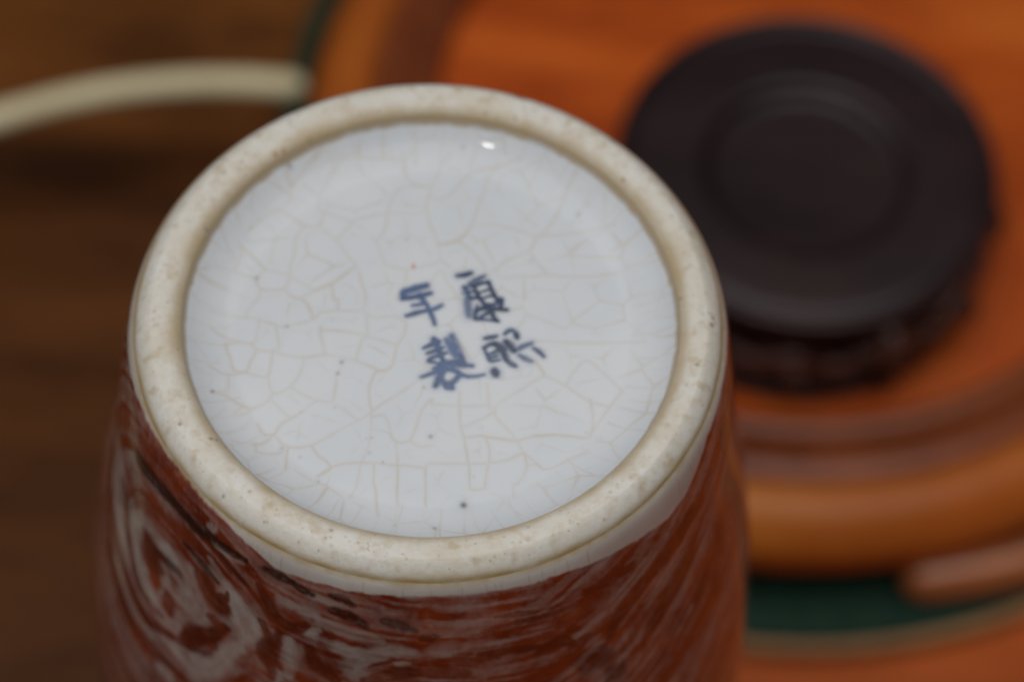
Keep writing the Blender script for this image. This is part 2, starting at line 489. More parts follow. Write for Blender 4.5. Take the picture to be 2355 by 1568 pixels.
# ------------------------------------------------------------------ painted decoration, mm in the vase's own frame
CRACKS = [[(-21.45,25.35),(-18.87,23.87),(-18.91,21.7),(-17.74,20.96),(-15.0,20.04),(-13.39,19.34),(-12.77,19.91),(-7.99,21.29),(-2.68,21.75),(-1.87,23.02)],[(-18.87,23.87),(-17.0,28.38),(-15.81,30.39),(-13.84,31.07)],[(-17.74,20.96),(-18.42,18.49),(-20.62,18.35),(-22.5,19.58),(-25.03,20.51),(-27.27,18.48),(-29.05,16.23)],[(-18.4,18.22),(-15.54,15.72),(-12.37,11.67),(-11.34,9.63)],[(-20.62,18.35),(-21.71,15.61),(-21.84,12.15),(-22.0,8.98),(-19.21,7.06),(-18.28,6.34)],[(-13.39,19.34),(-12.23,18.6),(-9.38,15.83),(-7.8,12.21)],[(-14.75,16.84),(-13.39,19.34)],[(-7.99,21.29),(-8.0,18.32),(-9.17,16.11)],[(-1.87,23.02),(-1.23,27.16),(0.13,30.83),(1.35,33.13)],[(-7.99,21.29),(-7.49,23.76),(-5.67,26.61),(-1.88,26.84)],[(-1.87,23.02),(-0.98,19.29),(0.56,15.64),(0.92,13.27),(2.53,12.05)],[(0.55,15.91),(3.36,16.88),(5.4,20.22),(6.49,25.17),(7.41,29.07)],[(-7.76,11.69),(-4.22,11.11),(0.09,12.43),(0.92,13.27)],[(-33.35,8.82),(-30.71,8.72),(-27.16,8.15),(-25.77,9.54),(-22.0,8.98)],[(-30.71,8.72),(-29.78,12.46),(-30.32,13.49)],[(-27.16,8.15),(-26.31,6.11),(-22.85,6.32),(-22.0,8.98)],[(-22.85,6.32),(-21.2,4.86)],[(-18.28,6.34),(-15.57,7.8),(-12.11,11.16)],[(-15.57,7.8),(-14.91,5.04)],[(-19.88,4.73),(-18.28,6.34)],[(-11.34,9.63),(-10.15,5.32)],[(0.71,24.54),(2.6,26.84),(4.69,29.73),(8.89,31.1)],[(-12.89,33.35),(-12.94,31.12),(-6.01,31.83),(-4.75,33.3)],[(-9.59,34.68),(-9.15,31.64)],[(-5.92,30.45),(-4.85,27.76),(-1.88,26.84)],[(-28.2,12.03),(-25.77,9.54)],[(-4.22,11.11),(-4.45,7.96),(-5.38,5.61)],[(0.28,15.93),(3.0,17.02),(5.15,19.29),(6.24,22.75),(7.74,28.78),(8.43,30.4)],[(5.12,19.9),(9.67,20.18),(14.03,18.92),(15.81,18.57),(20.85,19.33),(27.66,20.67)],[(8.42,30.72),(12.47,32.24)],[(15.81,18.57),(17.28,20.04),(18.94,23.54),(20.34,27.68),(21.3,29.62)],[(15.81,18.57),(14.41,15.58),(11.72,13.9),(9.29,11.94),(8.1,10.67)],[(14.41,15.58),(16.27,12.97),(17.08,11.51),(10.61,10.52)],[(17.08,11.51),(21.6,11.19),(28.09,12.18)],[(4.3,16.18),(6.42,14.18),(7.78,12.15)],[(-4.19,11.12),(-4.23,7.83)],[(13.86,10.72),(14.26,6.81)],[(-33.47,1.23),(-30.27,0.88),(-27.55,0.78),(-23.39,-0.31),(-21.58,-0.33),(-17.87,1.09),(-16.63,2.51),(-12.82,3.01),(-9.86,2.78),(-8.9,2.03),(-5.53,2.37)],[(-28.05,1.29),(-27.34,3.21),(-26.54,4.34)],[(-17.87,1.09),(-18.75,3.46),(-19.99,4.73)],[(-14.2,3.19),(-14.35,5.07)],[(-26.15,0.33),(-26.17,-1.81),(-26.67,-3.69),(-30.76,-3.14),(-33.16,-1.69)],[(-23.39,-0.31),(-22.66,-4.51),(-26.12,-4.72),(-26.67,-3.69)],[(-22.66,-4.51),(-22.48,-5.29),(-18.63,-5.85),(-15.55,-5.14),(-11.26,-5.67),(-7.8,-7.04)],[(-16.64,-0.17),(-16.24,-2.27),(-15.33,-5.13)],[(-16.37,-0.69),(-12.98,-0.75),(-9.34,-1.33),(-6.11,-2.46),(-4.75,-2.65)],[(-9.81,2.11),(-9.34,-1.33),(-10.17,-2.18),(-10.81,-5.65)],[(-3.64,1.14),(-3.76,-0.46),(-4.75,-2.65),(-5.03,-5.04),(-5.58,-6.91),(-7.76,-7.56)],[(-30.43,-4.18),(-28.67,-3.81),(-26.64,-3.95)],[(-30.63,-4.46),(-29.75,-6.51),(-28.84,-8.81),(-26.82,-8.95),(-24.31,-9.58),(-23.55,-8.24),(-23.37,-5.34)],[(-32.41,-8.76),(-29.65,-9.64),(-27.29,-8.72),(-26.58,-6.85),(-25.87,-4.96)],[(-23.62,-9.8),(-22.72,-12.34),(-20.19,-10.9),(-18.89,-7.96),(-18.63,-5.85)],[(-29.62,-9.9),(-29.39,-12.22),(-30.82,-13.33)],[(-31.48,-13.37),(-29.47,-13.51),(-26.0,-15.11),(-23.68,-13.94),(-22.72,-12.34)],[(-28.04,-16.76),(-25.31,-15.32)],[(-20.19,-10.9),(-17.6,-12.56),(-14.21,-13.39),(-13.53,-10.76),(-13.3,-8.15),(-12.57,-6.01)],[(-22.6,-13.62),(-20.17,-16.04),(-18.85,-15.97),(-16.41,-13.52),(-14.21,-13.39),(-12.15,-14.29),(-9.57,-16.19),(-7.71,-14.54),(-5.21,-12.34),(-2.48,-9.85),(-0.79,-8.45)],[(-7.76,-7.56),(-8.41,-10.98),(-7.98,-13.79)],[(-18.85,-15.97),(-20.93,-17.36),(-21.86,-19.19),(-23.23,-21.04),(-24.73,-21.38)],[(-21.82,-19.7),(-19.7,-21.34),(-16.23,-20.88),(-13.96,-19.24),(-12.09,-17.86),(-9.57,-16.19)],[(-16.23,-20.88),(-15.0,-22.57),(-13.09,-24.46),(-14.92,-26.06)],[(-19.7,-21.34),(-19.78,-22.85),(-19.77,-25.35)],[(-13.09,-24.46),(-10.76,-23.58),(-7.29,-23.38),(0.15,-23.69)],[(-7.67,-15.05),(-7.67,-18.11),(-8.07,-21.67),(-8.77,-23.96),(-8.98,-26.95),(-9.89,-29.23)],[(-7.49,-17.59),(-5.04,-17.96),(-4.06,-19.42),(-1.67,-19.03),(-0.44,-14.12),(0.94,-11.98)],[(-3.83,-19.66),(-3.32,-23.89),(-2.89,-30.3)],[(-6.82,-23.85),(-6.3,-28.04),(-5.56,-32.4)],[(-5.65,-15.45),(-4.31,-18.93)],[(0.82,-23.9),(1.2,-30.06)],[(-24.41,-17.82),(-23.37,-19.53),(-21.84,-19.44)],[(1.41,-19.86),(-0.28,-20.21),(-1.67,-19.03)],[(-24.27,-21.6),(-23.93,-22.84),(-21.32,-22.69),(-19.87,-21.85)],[(5.14,-10.47),(5.4,-15.42),(6.28,-18.63),(7.24,-23.43),(7.65,-26.86)],[(0.99,-12.93),(5.51,-12.94),(9.75,-12.41)],[(9.35,-8.83),(9.78,-12.96)],[(16.23,-7.87),(13.69,-9.97),(11.39,-11.77),(10.52,-13.47),(11.3,-15.07),(13.28,-17.14),(15.06,-20.29),(17.01,-22.06)],[(10.29,-13.76),(7.54,-15.56),(5.92,-16.21)],[(6.25,-18.09),(9.31,-17.91),(14.05,-18.45)],[(14.05,-18.45),(17.3,-17.18),(21.78,-17.19),(24.85,-17.01),(25.23,-13.71)],[(17.87,-6.93),(20.55,-8.17),(24.2,-10.73),(27.08,-11.67)],[(24.68,-10.71),(25.23,-13.43)],[(21.25,-7.85),(22.15,-5.84),(24.01,-3.76),(26.71,-5.85),(29.4,-8.76)],[(29.4,-8.76),(27.56,-11.92),(25.07,-16.45)],[(1.59,-22.95),(6.73,-22.65),(11.39,-22.11),(14.84,-20.57)],[(9.31,-17.91),(10.13,-20.3),(9.74,-26.74)],[(15.06,-20.29),(15.64,-22.94),(14.35,-25.68)],[(18.69,-23.03),(21.67,-21.25),(24.45,-19.74)],[(15.96,-0.84),(24.41,-0.62),(32.61,-0.13)],[(16.09,-4.23),(17.35,-5.84),(17.87,-6.93)],[(13.89,-25.71),(13.98,-27.82)]]
MARK = {'nian':[(0.55,0.282,[(-4.18,7.28),(-2.58,7.95),(-0.98,8.54)]),(0.6,0.338,[(-4.49,6.86),(-2.69,7.46),(-0.82,8.22)]),(0.6,0.338,[(-4.43,6.94),(-4.48,5.64)]),(0.85,0.31,[(-4.49,5.72),(-2.33,6.17),(-0.2,6.95)]),(0.7,0.282,[(-1.95,6.6),(-1.19,5.35),(-0.6,4.57)]),(0.6,0.24,[(-2.91,4.51),(-1.84,4.79),(-0.9,5.04)]),(0.85,0.282,[(-3.67,2.61),(-2.28,3.18),(-0.55,3.85)]),(0.7,0.268,[(-0.6,4.57),(0.03,3.16),(0.43,2.21),(0.68,1.34)]),(0.55,0.282,[(-0.01,3.8),(0.78,4.33),(1.56,4.87)])],'kang':[(0.85,0.366,[(3.72,10.38),(4.8,10.61),(5.74,11.0)]),(0.6,0.296,[(5.56,9.18),(6.63,9.82),(7.83,10.55)]),(0.65,0.225,[(4.59,8.14),(5.6,8.53),(6.54,8.91)]),(0.9,0.282,[(6.0,8.64),(7.21,9.12),(8.49,9.56)]),(0.95,0.282,[(6.28,8.65),(7.2,6.67),(7.93,5.57),(8.52,4.64)]),(0.95,0.296,[(8.49,9.56),(9.19,7.77),(9.79,6.66),(10.66,5.58)]),(0.7,0.197,[(4.64,7.25),(5.64,7.63),(6.47,7.44)]),(0.75,0.211,[(4.77,8.64),(5.23,7.69),(5.98,6.43)]),(0.8,0.24,[(5.92,6.26),(7.06,6.74)]),(0.85,0.183,[(6.89,7.38),(8.09,7.86),(9.03,8.33)]),(0.85,0.183,[(7.42,6.27),(8.55,6.83),(9.77,7.15)]),(0.85,0.211,[(8.08,5.42),(9.57,5.51),(10.89,6.48)]),(0.9,0.338,[(10.48,6.54),(10.67,5.25)]),(0.98,0.338,[(6.92,4.05),(7.71,4.59),(8.93,4.74),(11.52,4.57)]),(0.95,0.282,[(8.63,5.29),(9.22,4.19),(9.54,3.24),(10.26,2.48)]),(0.85,0.254,[(9.22,4.35),(8.43,3.66),(7.64,3.13)]),(0.35,0.479,[(5.36,6.56),(5.59,4.78),(5.81,3.18)]),(0.8,0.282,[(6.78,4.05),(6.85,2.76),(7.8,2.66)]),(0.65,0.211,[(6.98,2.77),(8.76,2.55),(10.26,2.4)]),(0.7,0.197,[(7.0,5.19),(6.79,3.89)])],'zhi':[(0.75,0.366,[(0.57,-1.3),(1.3,-2.21)]),(0.85,0.282,[(-0.68,-2.97),(0.49,-2.26),(1.54,-1.72)]),(0.85,0.254,[(-0.09,-3.88),(0.96,-3.42),(2.14,-2.72)]),(0.8,0.254,[(0.25,-4.97),(1.42,-4.27),(2.73,-3.64)]),(0.7,0.254,[(0.13,-5.29),(1.09,-5.47)]),(0.85,0.268,[(0.84,-1.37),(1.63,-3.31),(2.41,-5.16)]),(0.45,0.366,[(2.59,-1.26),(3.35,-2.73),(4.11,-4.27)]),(0.5,0.423,[(3.36,-0.5),(4.15,-2.52),(5.06,-4.37)]),(0.85,0.254,[(4.83,-3.99),(5.5,-5.21)]),(0.75,0.282,[(1.63,-5.6),(3.49,-5.25),(5.35,-4.9)]),(0.65,0.338,[(1.15,-6.49),(3.79,-5.78),(6.74,-5.69)]),(0.6,0.282,[(-0.76,-8.17),(0.41,-7.63),(1.71,-6.96),(3.3,-6.68),(4.65,-6.79)]),(0.7,0.282,[(3.83,-6.57),(5.22,-7.35),(6.3,-7.67)]),(0.45,0.24,[(6.3,-7.67),(7.37,-7.53),(8.62,-7.19)]),(0.8,0.395,[(2.37,-6.81),(1.92,-8.32),(1.46,-9.6)]),(0.75,0.338,[(3.21,-9.73),(3.96,-8.83),(4.71,-7.85)]),(0.7,0.366,[(2.47,-8.6),(3.18,-9.34),(3.88,-9.77)]),(0.7,0.254,[(2.17,-5.64),(2.4,-7.36)])],'xi':[(0.85,0.296,[(8.38,-0.79),(9.31,-0.54),(10.24,-0.21)]),(0.7,0.31,[(11.44,0.23),(11.96,0.74),(12.56,0.93),(13.2,0.41)]),(0.9,0.366,[(13.13,0.33),(13.36,-0.38)]),(0.85,0.31,[(8.32,-2.43),(9.24,-1.82),(10.17,-1.53),(10.86,-1.88),(11.57,-2.71)]),(0.7,0.254,[(8.47,-2.58),(8.92,-3.66),(9.51,-4.73),(10.85,-4.5)]),(0.95,0.338,[(10.04,-1.69),(10.89,-2.59),(11.76,-3.81)]),(0.75,0.24,[(9.32,-3.48),(10.37,-2.94),(11.56,-2.4)]),(0.6,0.254,[(9.48,-4.1),(10.54,-3.72)]),(0.98,0.479,[(11.64,-1.12),(12.35,-1.87),(12.92,-2.71)]),(0.5,0.366,[(13.32,-2.53),(14.37,-1.83),(15.56,-1.2)]),(0.45,0.366,[(13.9,-3.52),(14.72,-3.95),(15.55,-4.38)]),(0.65,0.31,[(16.0,-2.13),(16.83,-2.72),(17.53,-3.47)]),(0.75,0.352,[(12.06,-4.58),(12.75,-5.09),(13.3,-5.38)]),(0.97,0.395,[(11.61,-3.5),(11.91,-4.28)]),(0.95,0.564,[(10.2,-6.42),(10.36,-7.04)])]}
DOTS = [(-23.64,27.31,0.45,0.6),(3.29,33.93,0.35,0.35),(-21.7,-0.39,0.3,0.45),(-12.96,-6.24,0.28,0.8),(-13.33,-8.26,0.3,0.6),(-31.59,-13.3,0.25,0.95),(1.23,-18.35,0.4,0.6),(6.73,-29.6,0.6,0.95),(-14.72,-26.93,0.25,0.4),(21.99,22.85,0.35,0.4),(-20.56,-21.63,0.35,0.35),(-27.14,8.0,0.4,0.4),(-17.74,-22.94,0.25,0.3),(-0.26,-9.93,0.25,0.5),(2.81,-34.19,0.4,0.5),(-5.54,-23.11,0.2,0.5),(-4.6,16.67,0.35,0.3),(-7.58,-21.61,0.25,0.3),(14.83,13.78,0.35,0.25)]
ORANGE_SPECK = (-3.2, 11.71)
BODY_STROKES = [('W',0.9,[6.0,6.0,6.0],[(-163.46,27.2),(-162.96,32.73),(-161.1,37.3)]),('W',0.7,[2.55,2.21,2.04,1.68,1.7,1.34],[(-159.81,37.37),(-156.8,38.85),(-152.52,40.47),(-147.95,41.36),(-143.79,41.08),(-140.57,41.23)]),('W',1.0,[4.56,3.44,3.84,3.06,3.11],[(-152.62,29.45),(-150.75,32.54),(-149.27,37.05),(-146.11,38.98),(-143.22,39.01)]),('W',0.8,[2.19,1.87],[(-150.85,27.16),(-146.89,23.16)]),('W',0.5,[3.05,2.57],[(-157.34,19.91),(-152.62,17.14)]),('W',0.6,[0.83,0.84],[(-149.18,13.11),(-145.58,11.66)]),('W',0.6,[3.51,2.79,2.78,2.45],[(-144.39,23.35),(-140.13,22.5),(-136.86,24.21),(-135.06,27.62)]),('W',0.9,[1.88,1.64,1.4],[(-140.63,29.29),(-140.02,32.13),(-140.61,36.32)]),('W',0.9,[2.45,2.15],[(-141.44,23.94),(-138.87,23.74)]),('W',0.8,[3.39,3.02,3.01],[(-135.05,30.68),(-131.69,30.34),(-130.54,32.2)]),('W',0.7,[3.23,2.81],[(-137.91,39.93),(-134.54,38.4)]),('W',1.0,[3.58,3.58,2.65,1.91],[(-122.74,19.34),(-120.74,21.98),(-120.03,26.56),(-121.09,30.36)]),('W',0.9,[1.73,2.02,2.87,3.78],[(-121.69,31.24),(-125.26,37.17),(-129.77,42.72),(-132.82,43.65)]),('W',0.7,[2.5,2.19,2.17,2.18],[(-132.8,20.99),(-130.26,24.55),(-127.44,24.97),(-125.43,26.24)]),('W',0.6,[1.11,1.09,1.1],[(-129.42,14.09),(-126.76,16.34),(-124.08,16.65)]),('W',0.8,[1.04,1.04],[(-130.45,6.99),(-129.24,6.35)]),('W',0.6,[0.94,0.94,0.95],[(-128.41,9.65),(-124.92,9.29),(-122.33,8.94)]),('W',0.5,[1.79,1.66,1.5,1.36,1.24],[(-157.01,46.97),(-153.48,46.65),(-149.92,48.36),(-146.53,48.93),(-142.14,48.29)]),('W',0.6,[1.54,1.33,1.55],[(-140.52,46.23),(-136.12,44.63),(-132.67,44.87)]),('W',0.8,[1.75,1.73],[(-137.58,53.57),(-135.41,52.76)]),('R',0.9,[3.51,3.17,2.09,1.0,1.06,1.04],[(-152.94,8.42),(-145.84,5.73),(-139.37,4.2),(-133.01,3.44),(-126.84,3.33),(-122.43,3.49)]),('R',0.6,[3.78,3.09,2.49,2.16],[(-155.48,22.54),(-149.61,19.71),(-142.59,17.34),(-137.22,15.12)]),('D',0.95,[3.15,2.89,2.23,1.85,1.48,1.35,1.21,0.97,0.99,0.87,0.86],[(-170.37,33.26),(-168.35,37.22),(-164.44,39.29),(-159.91,41.43),(-154.69,43.54),(-150.35,44.61),(-146.15,45.54),(-142.82,45.44),(-138.63,43.46),(-134.92,41.51),(-131.73,40.32)]),('D',0.9,[1.66,1.29,1.19,1.18,1.08,0.97,0.86],[(-157.31,29.17),(-155.5,33.27),(-152.17,37.18),(-148.93,40.33),(-145.46,41.36),(-141.72,40.83),(-139.33,40.25)]),('D',0.7,[2.08,2.37,2.08,1.81,1.53,1.25,0.97],[(-159.73,48.12),(-156.55,50.26),(-152.81,51.64),(-147.78,52.22),(-142.14,51.72),(-137.41,50.34),(-132.82,49.11)]),('D',1.0,[3.5,3.13,2.75],[(-145.88,28.27),(-144.62,31.28),(-142.84,33.59)]),('D',0.9,[1.55,1.54],[(-138.71,33.74),(-137.52,37.28)]),('D',1.0,[3.15,2.75,2.77,1.25],[(-130.35,20.38),(-128.53,22.11),(-126.11,22.96),(-125.18,20.9)]),('D',0.9,[0.5,0.49],[(-124.24,18.85),(-124.67,22.15)]),('D',1.0,[1.3,1.85,1.27,1.14],[(-133.51,39.51),(-130.79,35.87),(-127.3,33.03),(-124.16,28.19)]),('D',0.9,[2.05,2.01],[(-131.13,38.8),(-127.03,34.9)]),('D',0.8,[1.2,1.2],[(-127.84,28.82),(-125.59,28.54)]),('D',0.8,[1.01,0.87,1.04,1.18],[(-117.1,20.66),(-115.84,24.43),(-116.48,29.56),(-114.31,32.29)]),('D',0.9,[0.96,0.95,0.96,0.8],[(-118.1,12.37),(-115.85,14.92),(-114.05,17.52),(-111.48,17.67)]),('K',0.95,[1.72,1.57,1.24,1.09,1.09,0.94,0.8,0.78],[(-153.82,13.31),(-149.52,11.78),(-144.68,10.29),(-139.22,9.66),(-134.4,9.58),(-129.35,8.84),(-124.65,8.3),(-121.71,8.15)]),('K',0.9,[0.86,0.86,0.86],[(-117.19,7.54),(-114.5,7.53),(-112.09,7.62)]),('K',0.8,[0.98,0.87,0.86],[(-143.78,26.65),(-140.11,26.02),(-136.8,25.05)]),('K',0.8,[0.6,0.6,0.6,0.52],[(-135.66,16.1),(-131.63,16.48),(-129.01,17.45),(-126.63,17.93)]),('K',0.6,[0.47,0.48,0.47,0.47],[(-129.9,10.45),(-126.25,11.12),(-122.3,12.91),(-120.44,13.6)]),('K',0.5,[3.51,2.78],[(-158.26,29.52),(-155.97,31.09)]),('W',0.7,[1.41,1.02,1.45],[(-113.41,13.25),(-109.5,13.18),(-107.2,13.3)]),('W',0.6,[0.94,1.3,1.26,1.29,0.95],[(-106.0,14.49),(-103.43,14.21),(-100.66,14.98),(-97.97,15.28),(-94.41,15.98)]),('W',0.9,[1.98,1.98],[(-101.4,18.95),(-100.26,20.3)]),('W',0.7,[1.71,1.7,1.31,1.25],[(-98.7,19.41),(-96.04,19.7),(-92.61,17.67),(-89.13,17.83)]),('W',0.8,[2.06,1.47],[(-99.47,22.32),(-97.35,22.55)]),('W',0.9,[1.27,0.94],[(-108.27,17.76),(-105.89,16.66)]),('W',0.8,[1.33,1.31,1.36],[(-111.46,21.61),(-111.23,25.92),(-111.28,31.12)]),('W',0.8,[1.1,1.12],[(-113.53,31.66),(-113.49,34.41)]),('W',0.7,[0.83,0.83],[(-91.82,21.31),(-90.08,21.38)]),('W',0.6,[1.71,1.7],[(-78.7,16.75),(-74.17,17.38)]),('W',0.5,[1.7,1.7],[(-85.67,17.27),(-80.45,17.22)]),('W',0.6,[1.48,2.01],[(-100.24,25.66),(-97.58,26.2)]),('R',0.8,[1.74,1.7],[(-111.85,15.56),(-109.89,15.76)]),('R',0.8,[1.11,1.08,1.13],[(-105.72,19.81),(-104.14,22.46),(-103.07,25.85)]),('D',0.9,[1.01,1.0,1.02,1.03],[(-114.15,16.9),(-112.65,18.24),(-110.18,17.71),(-108.15,16.13)]),('D',0.8,[0.87,0.84,0.85,1.1],[(-113.48,20.77),(-114.02,24.43),(-114.6,30.55),(-114.65,34.36)]),('D',1.0,[1.33,1.31,1.73,1.31],[(-107.64,22.19),(-106.58,24.77),(-105.23,26.54),(-102.8,28.37)]),('D',0.9,[0.39,0.39,0.39],[(-96.63,23.11),(-94.58,21.72),(-92.36,20.33)]),('D',0.8,[0.55,0.52,0.73,0.54],[(-89.05,21.3),(-83.89,20.11),(-78.67,20.8),(-74.19,21.34)]),('D',0.8,[1.5,1.48,1.46,1.52],[(-96.68,27.01),(-92.43,24.38),(-87.3,22.76),(-80.39,24.02)]),('D',0.7,[0.71,0.52],[(-82.17,19.22),(-78.68,19.01)]),('K',0.9,[0.63,0.62,0.65],[(-112.05,7.76),(-110.05,8.21),(-107.89,8.66)]),('K',0.7,[0.74,0.75,0.74],[(-104.17,7.64),(-102.3,7.69),(-100.43,8.56)]),('K',0.75,[0.98,0.99,0.74,0.74],[(-103.98,10.84),(-101.4,11.22),(-99.54,12.08),(-97.89,12.87)]),('K',0.6,[0.84,0.85,0.86],[(-94.58,11.0),(-91.9,11.55),(-88.71,13.0)]),('K',0.6,[0.54,0.72],[(-87.45,14.84),(-85.37,13.88)]),('W',0.5,[0.96,0.97,0.95,0.97],[(-75.67,17.07),(-72.15,17.73),(-68.29,17.03),(-64.32,17.48)]),('W',0.5,[0.77,0.63,0.79],[(-77.15,22.71),(-69.65,24.3),(-64.47,25.26)]),('W',0.6,[1.34,1.64,1.36],[(-60.61,22.74),(-57.25,22.27),(-54.26,20.72)]),('W',0.5,[1.18,1.39,1.39],[(-58.86,19.46),(-54.15,17.94),(-51.08,17.28)]),('W',0.7,[1.15,1.15],[(-56.79,26.65),(-55.03,26.04)]),('W',0.7,[1.16,1.16],[(-54.57,30.16),(-52.83,30.72)]),('W',0.5,[1.12,1.12],[(-57.68,33.67),(-54.98,35.91)]),('W',0.4,[0.57,0.57],[(-50.2,13.03),(-48.18,12.13)]),('W',0.4,[0.82,0.82],[(-39.2,15.95),(-37.76,13.71)]),('W',0.35,[1.4,1.22,1.08,1.08],[(-28.98,30.16),(-32.34,32.81),(-37.66,34.57),(-40.96,36.82)]),('W',0.3,[1.16,1.03],[(-25.62,29.11),(-27.12,31.2)]),('W',0.3,[1.07,1.08,0.92],[(-35.22,17.32),(-41.37,19.39),(-46.69,20.12)]),('R',0.6,[0.62,0.93,0.77],[(-52.14,4.27),(-45.6,4.85),(-38.5,8.74)]),('D',1.0,[3.14,2.49,2.48,1.86,2.16,1.88,1.57],[(-27.44,16.35),(-32.9,16.01),(-37.32,17.81),(-42.04,19.16),(-46.72,20.84),(-50.08,23.96),(-52.42,27.65)]),('D',0.9,[2.1,2.1,1.61,1.63,1.38],[(-29.87,24.35),(-32.56,27.51),(-38.66,30.13),(-43.15,33.87),(-45.21,37.12)]),('D',0.8,[2.12,1.91,1.51],[(-20.53,34.42),(-24.93,36.73),(-30.65,39.1)]),('D',0.9,[1.15,1.15,1.39],[(-56.91,12.95),(-52.71,12.96),(-46.96,13.41)]),('D',0.8,[0.47,0.58],[(-61.67,19.9),(-58.9,21.25)]),('D',1.0,[1.35,1.35,1.12],[(-66.25,22.62),(-62.8,22.18),(-60.64,23.81)]),('D',1.0,[0.98,0.79,0.98],[(-77.16,19.49),(-72.15,20.24),(-67.04,21.48)]),('D',0.8,[0.77,0.77],[(-58.96,23.76),(-56.72,24.49)]),('D',0.6,[0.64,0.62,0.63,0.77],[(-77.17,13.7),(-70.84,13.69),(-64.24,14.08),(-58.7,14.27)]),('D',0.6,[0.54,0.54],[(-74.65,10.9),(-66.88,12.18)]),('K',0.6,[2.3,2.35],[(-58.01,29.92),(-54.17,32.56)]),('K',0.6,[1.53,1.93],[(-52.98,36.74),(-51.01,38.73)])]
RED_EDGE = [(-169.64,8.33),(-164.55,8.03),(-153.07,5.06),(-139.35,4.09),(-129.29,4.14),(-122.75,5.03),(-114.98,6.42),(-104.63,5.73),(-96.55,5.3),(-85.52,4.93),(-75.21,5.18),(-60.97,5.82),(-47.65,7.74),(-37.41,10.1),(-30.98,9.47),(-22.13,5.27),(-11.82,4.3)]

# ------------------------------------------------------------------ dark carved stand
stand = thing('vase_stand', (0.0748, 0.3938, 0.0374), 'dark carved round wooden stand sitting on the orange tray', 'stand')
mm = 0.001
top_prof = [(0.0, 20.0), (43.0, 20.0), (46.5, 20.8), (49.2, 22.4), (50.2, 24.2), (50.0, 26.0), (49.2, 27.0), (48.2, 27.2), (47.4, 26.6), (46.8, 25.6), (46.0, 25.1), (44.8, 25.3), (43.0, 25.5), (34.0, 25.6), (28.6, 25.6), (27.3, 25.2), (26.3, 24.0), (25.7, 22.6), (24.6, 21.9), (22.0, 21.7), (0.0, 21.7)]
P = np.array(top_prof) * mm
P[:, 1] += 0.0094
P[:, 0] *= 1.005
inner = smooth_profile(P[1:-1], 0.0006)
lathe('top', np.vstack([P[:1], inner, P[-1:]]), 160, m_stand, stand)
lathe('waist', np.array([(0, 21.5), (43.2, 21.5), (45.6, 22.5), (45.2, 25.0), (43.0, 29.2), (0, 29.2)]) * mm, 128, m_stand, stand)
lathe('base_ring', np.array([(30.0, 0.2), (49.0, 0.2), (50.6, 1.2), (50.6, 2.8), (49.0, 3.6), (30.0, 3.6), (30.0, 0.2)]) * mm, 128, m_stand, stand)


def polar(r, az, z):
    return (r * mm * math.cos(az), r * mm * math.sin(az), z * mm)


NL = 6
for k in range(NL):
    a0 = math.radians(-62 + 360 / NL * k)
    # cabriole leg with an out-turned scroll foot
    zz = [23.0, 20.0, 15.5, 11.0, 6.5, 3.6]
    rr = [46.0, 49.6, 51.0, 49.2, 48.4, 50.6]
    rad = [4.2, 5.2, 4.6, 3.6, 3.0, 3.0]
    pts = curve_pts([polar(r, a0, z) for r, z in zip(rr, zz)], 4)
    leg = tube('leg', pts, np.interp(np.linspace(0, 1, len(pts)), np.linspace(0, 1, 6), rad) * mm, m_stand_carved, stand, seg=12)
    sp = []
    for q in np.linspace(0, 2.2 * math.pi, 22):
        s = 2.6 - 1.9 * q / (2.2 * math.pi)
        sp.append(polar(49.4 + s * math.cos(q - 0.5), a0, 4.0 + s * math.sin(q - 0.5)))
    tube('scroll_foot', sp, 0.0012, m_stand_carved, leg, seg=8)
    # pierced apron between this leg and the next: lobed rail with leaf scrolls
    a1 = a0 + math.radians(360 / NL)
    rail = [polar(48.5, a0 + (a1 - a0) * u, 19.8 - 4.4 * abs(math.sin(2 * math.pi * u)) ** 0.8 * (1 if 0.12 < u < 0.88 else 0.5)) for u in np.linspace(0.05, 0.95, 40)]
    ap = tube('apron', rail, 0.0030, m_stand_carved, stand, seg=8)
    for u0, sg in ((0.27, 1), (0.73, -1)):
        sp = []
        for q in np.linspace(0, 3.4 * math.pi, 34):
            s = 5.6 * (1 - 0.8 * q / (3.4 * math.pi))
            sp.append(polar(50.0, a0 + (a1 - a0) * u0 + sg * s * math.cos(q) / 46.0, 12.6 + s * math.sin(q)))
        tube('scroll', sp, np.linspace(2.0, 1.2, 34) * mm, m_stand_carved, ap, seg=8)
    leafp = [polar(50.0 + 2.2 * math.sin(math.pi * u), (a0 + a1) / 2, 19.0 - 12.0 * u) for u in np.linspace(0, 1, 10)]
    tube('leaf', leafp, np.array([1.0, 2.2, 3.0, 3.3, 3.2, 2.8, 2.2, 1.6, 1.0, 0.5]) * mm, m_stand_carved, ap, seg=10)

# ------------------------------------------------------------------ porcelain vase, standing on its mouth
VX, VY, VZ = -0.012592, 0.205404, 0.289083
vase = thing('porcelain_vase', (VX, VY, 0.0), 'upside down porcelain vase with iron red painting and crackled white base', 'vase')
LEAN = -0.016


def place(r, az, t, off=0.0):
    """radius mm, azimuth, depth below the foot in mm -> metres, in the vase's own frame"""
    x = r * np.cos(az) + 0.30 * off + LEAN * t * (1 - off)
    y = r * np.sin(az) - 0.30 * off
    return np.stack([x * mm, y * mm, VZ - t * mm + 0 * x], -1)


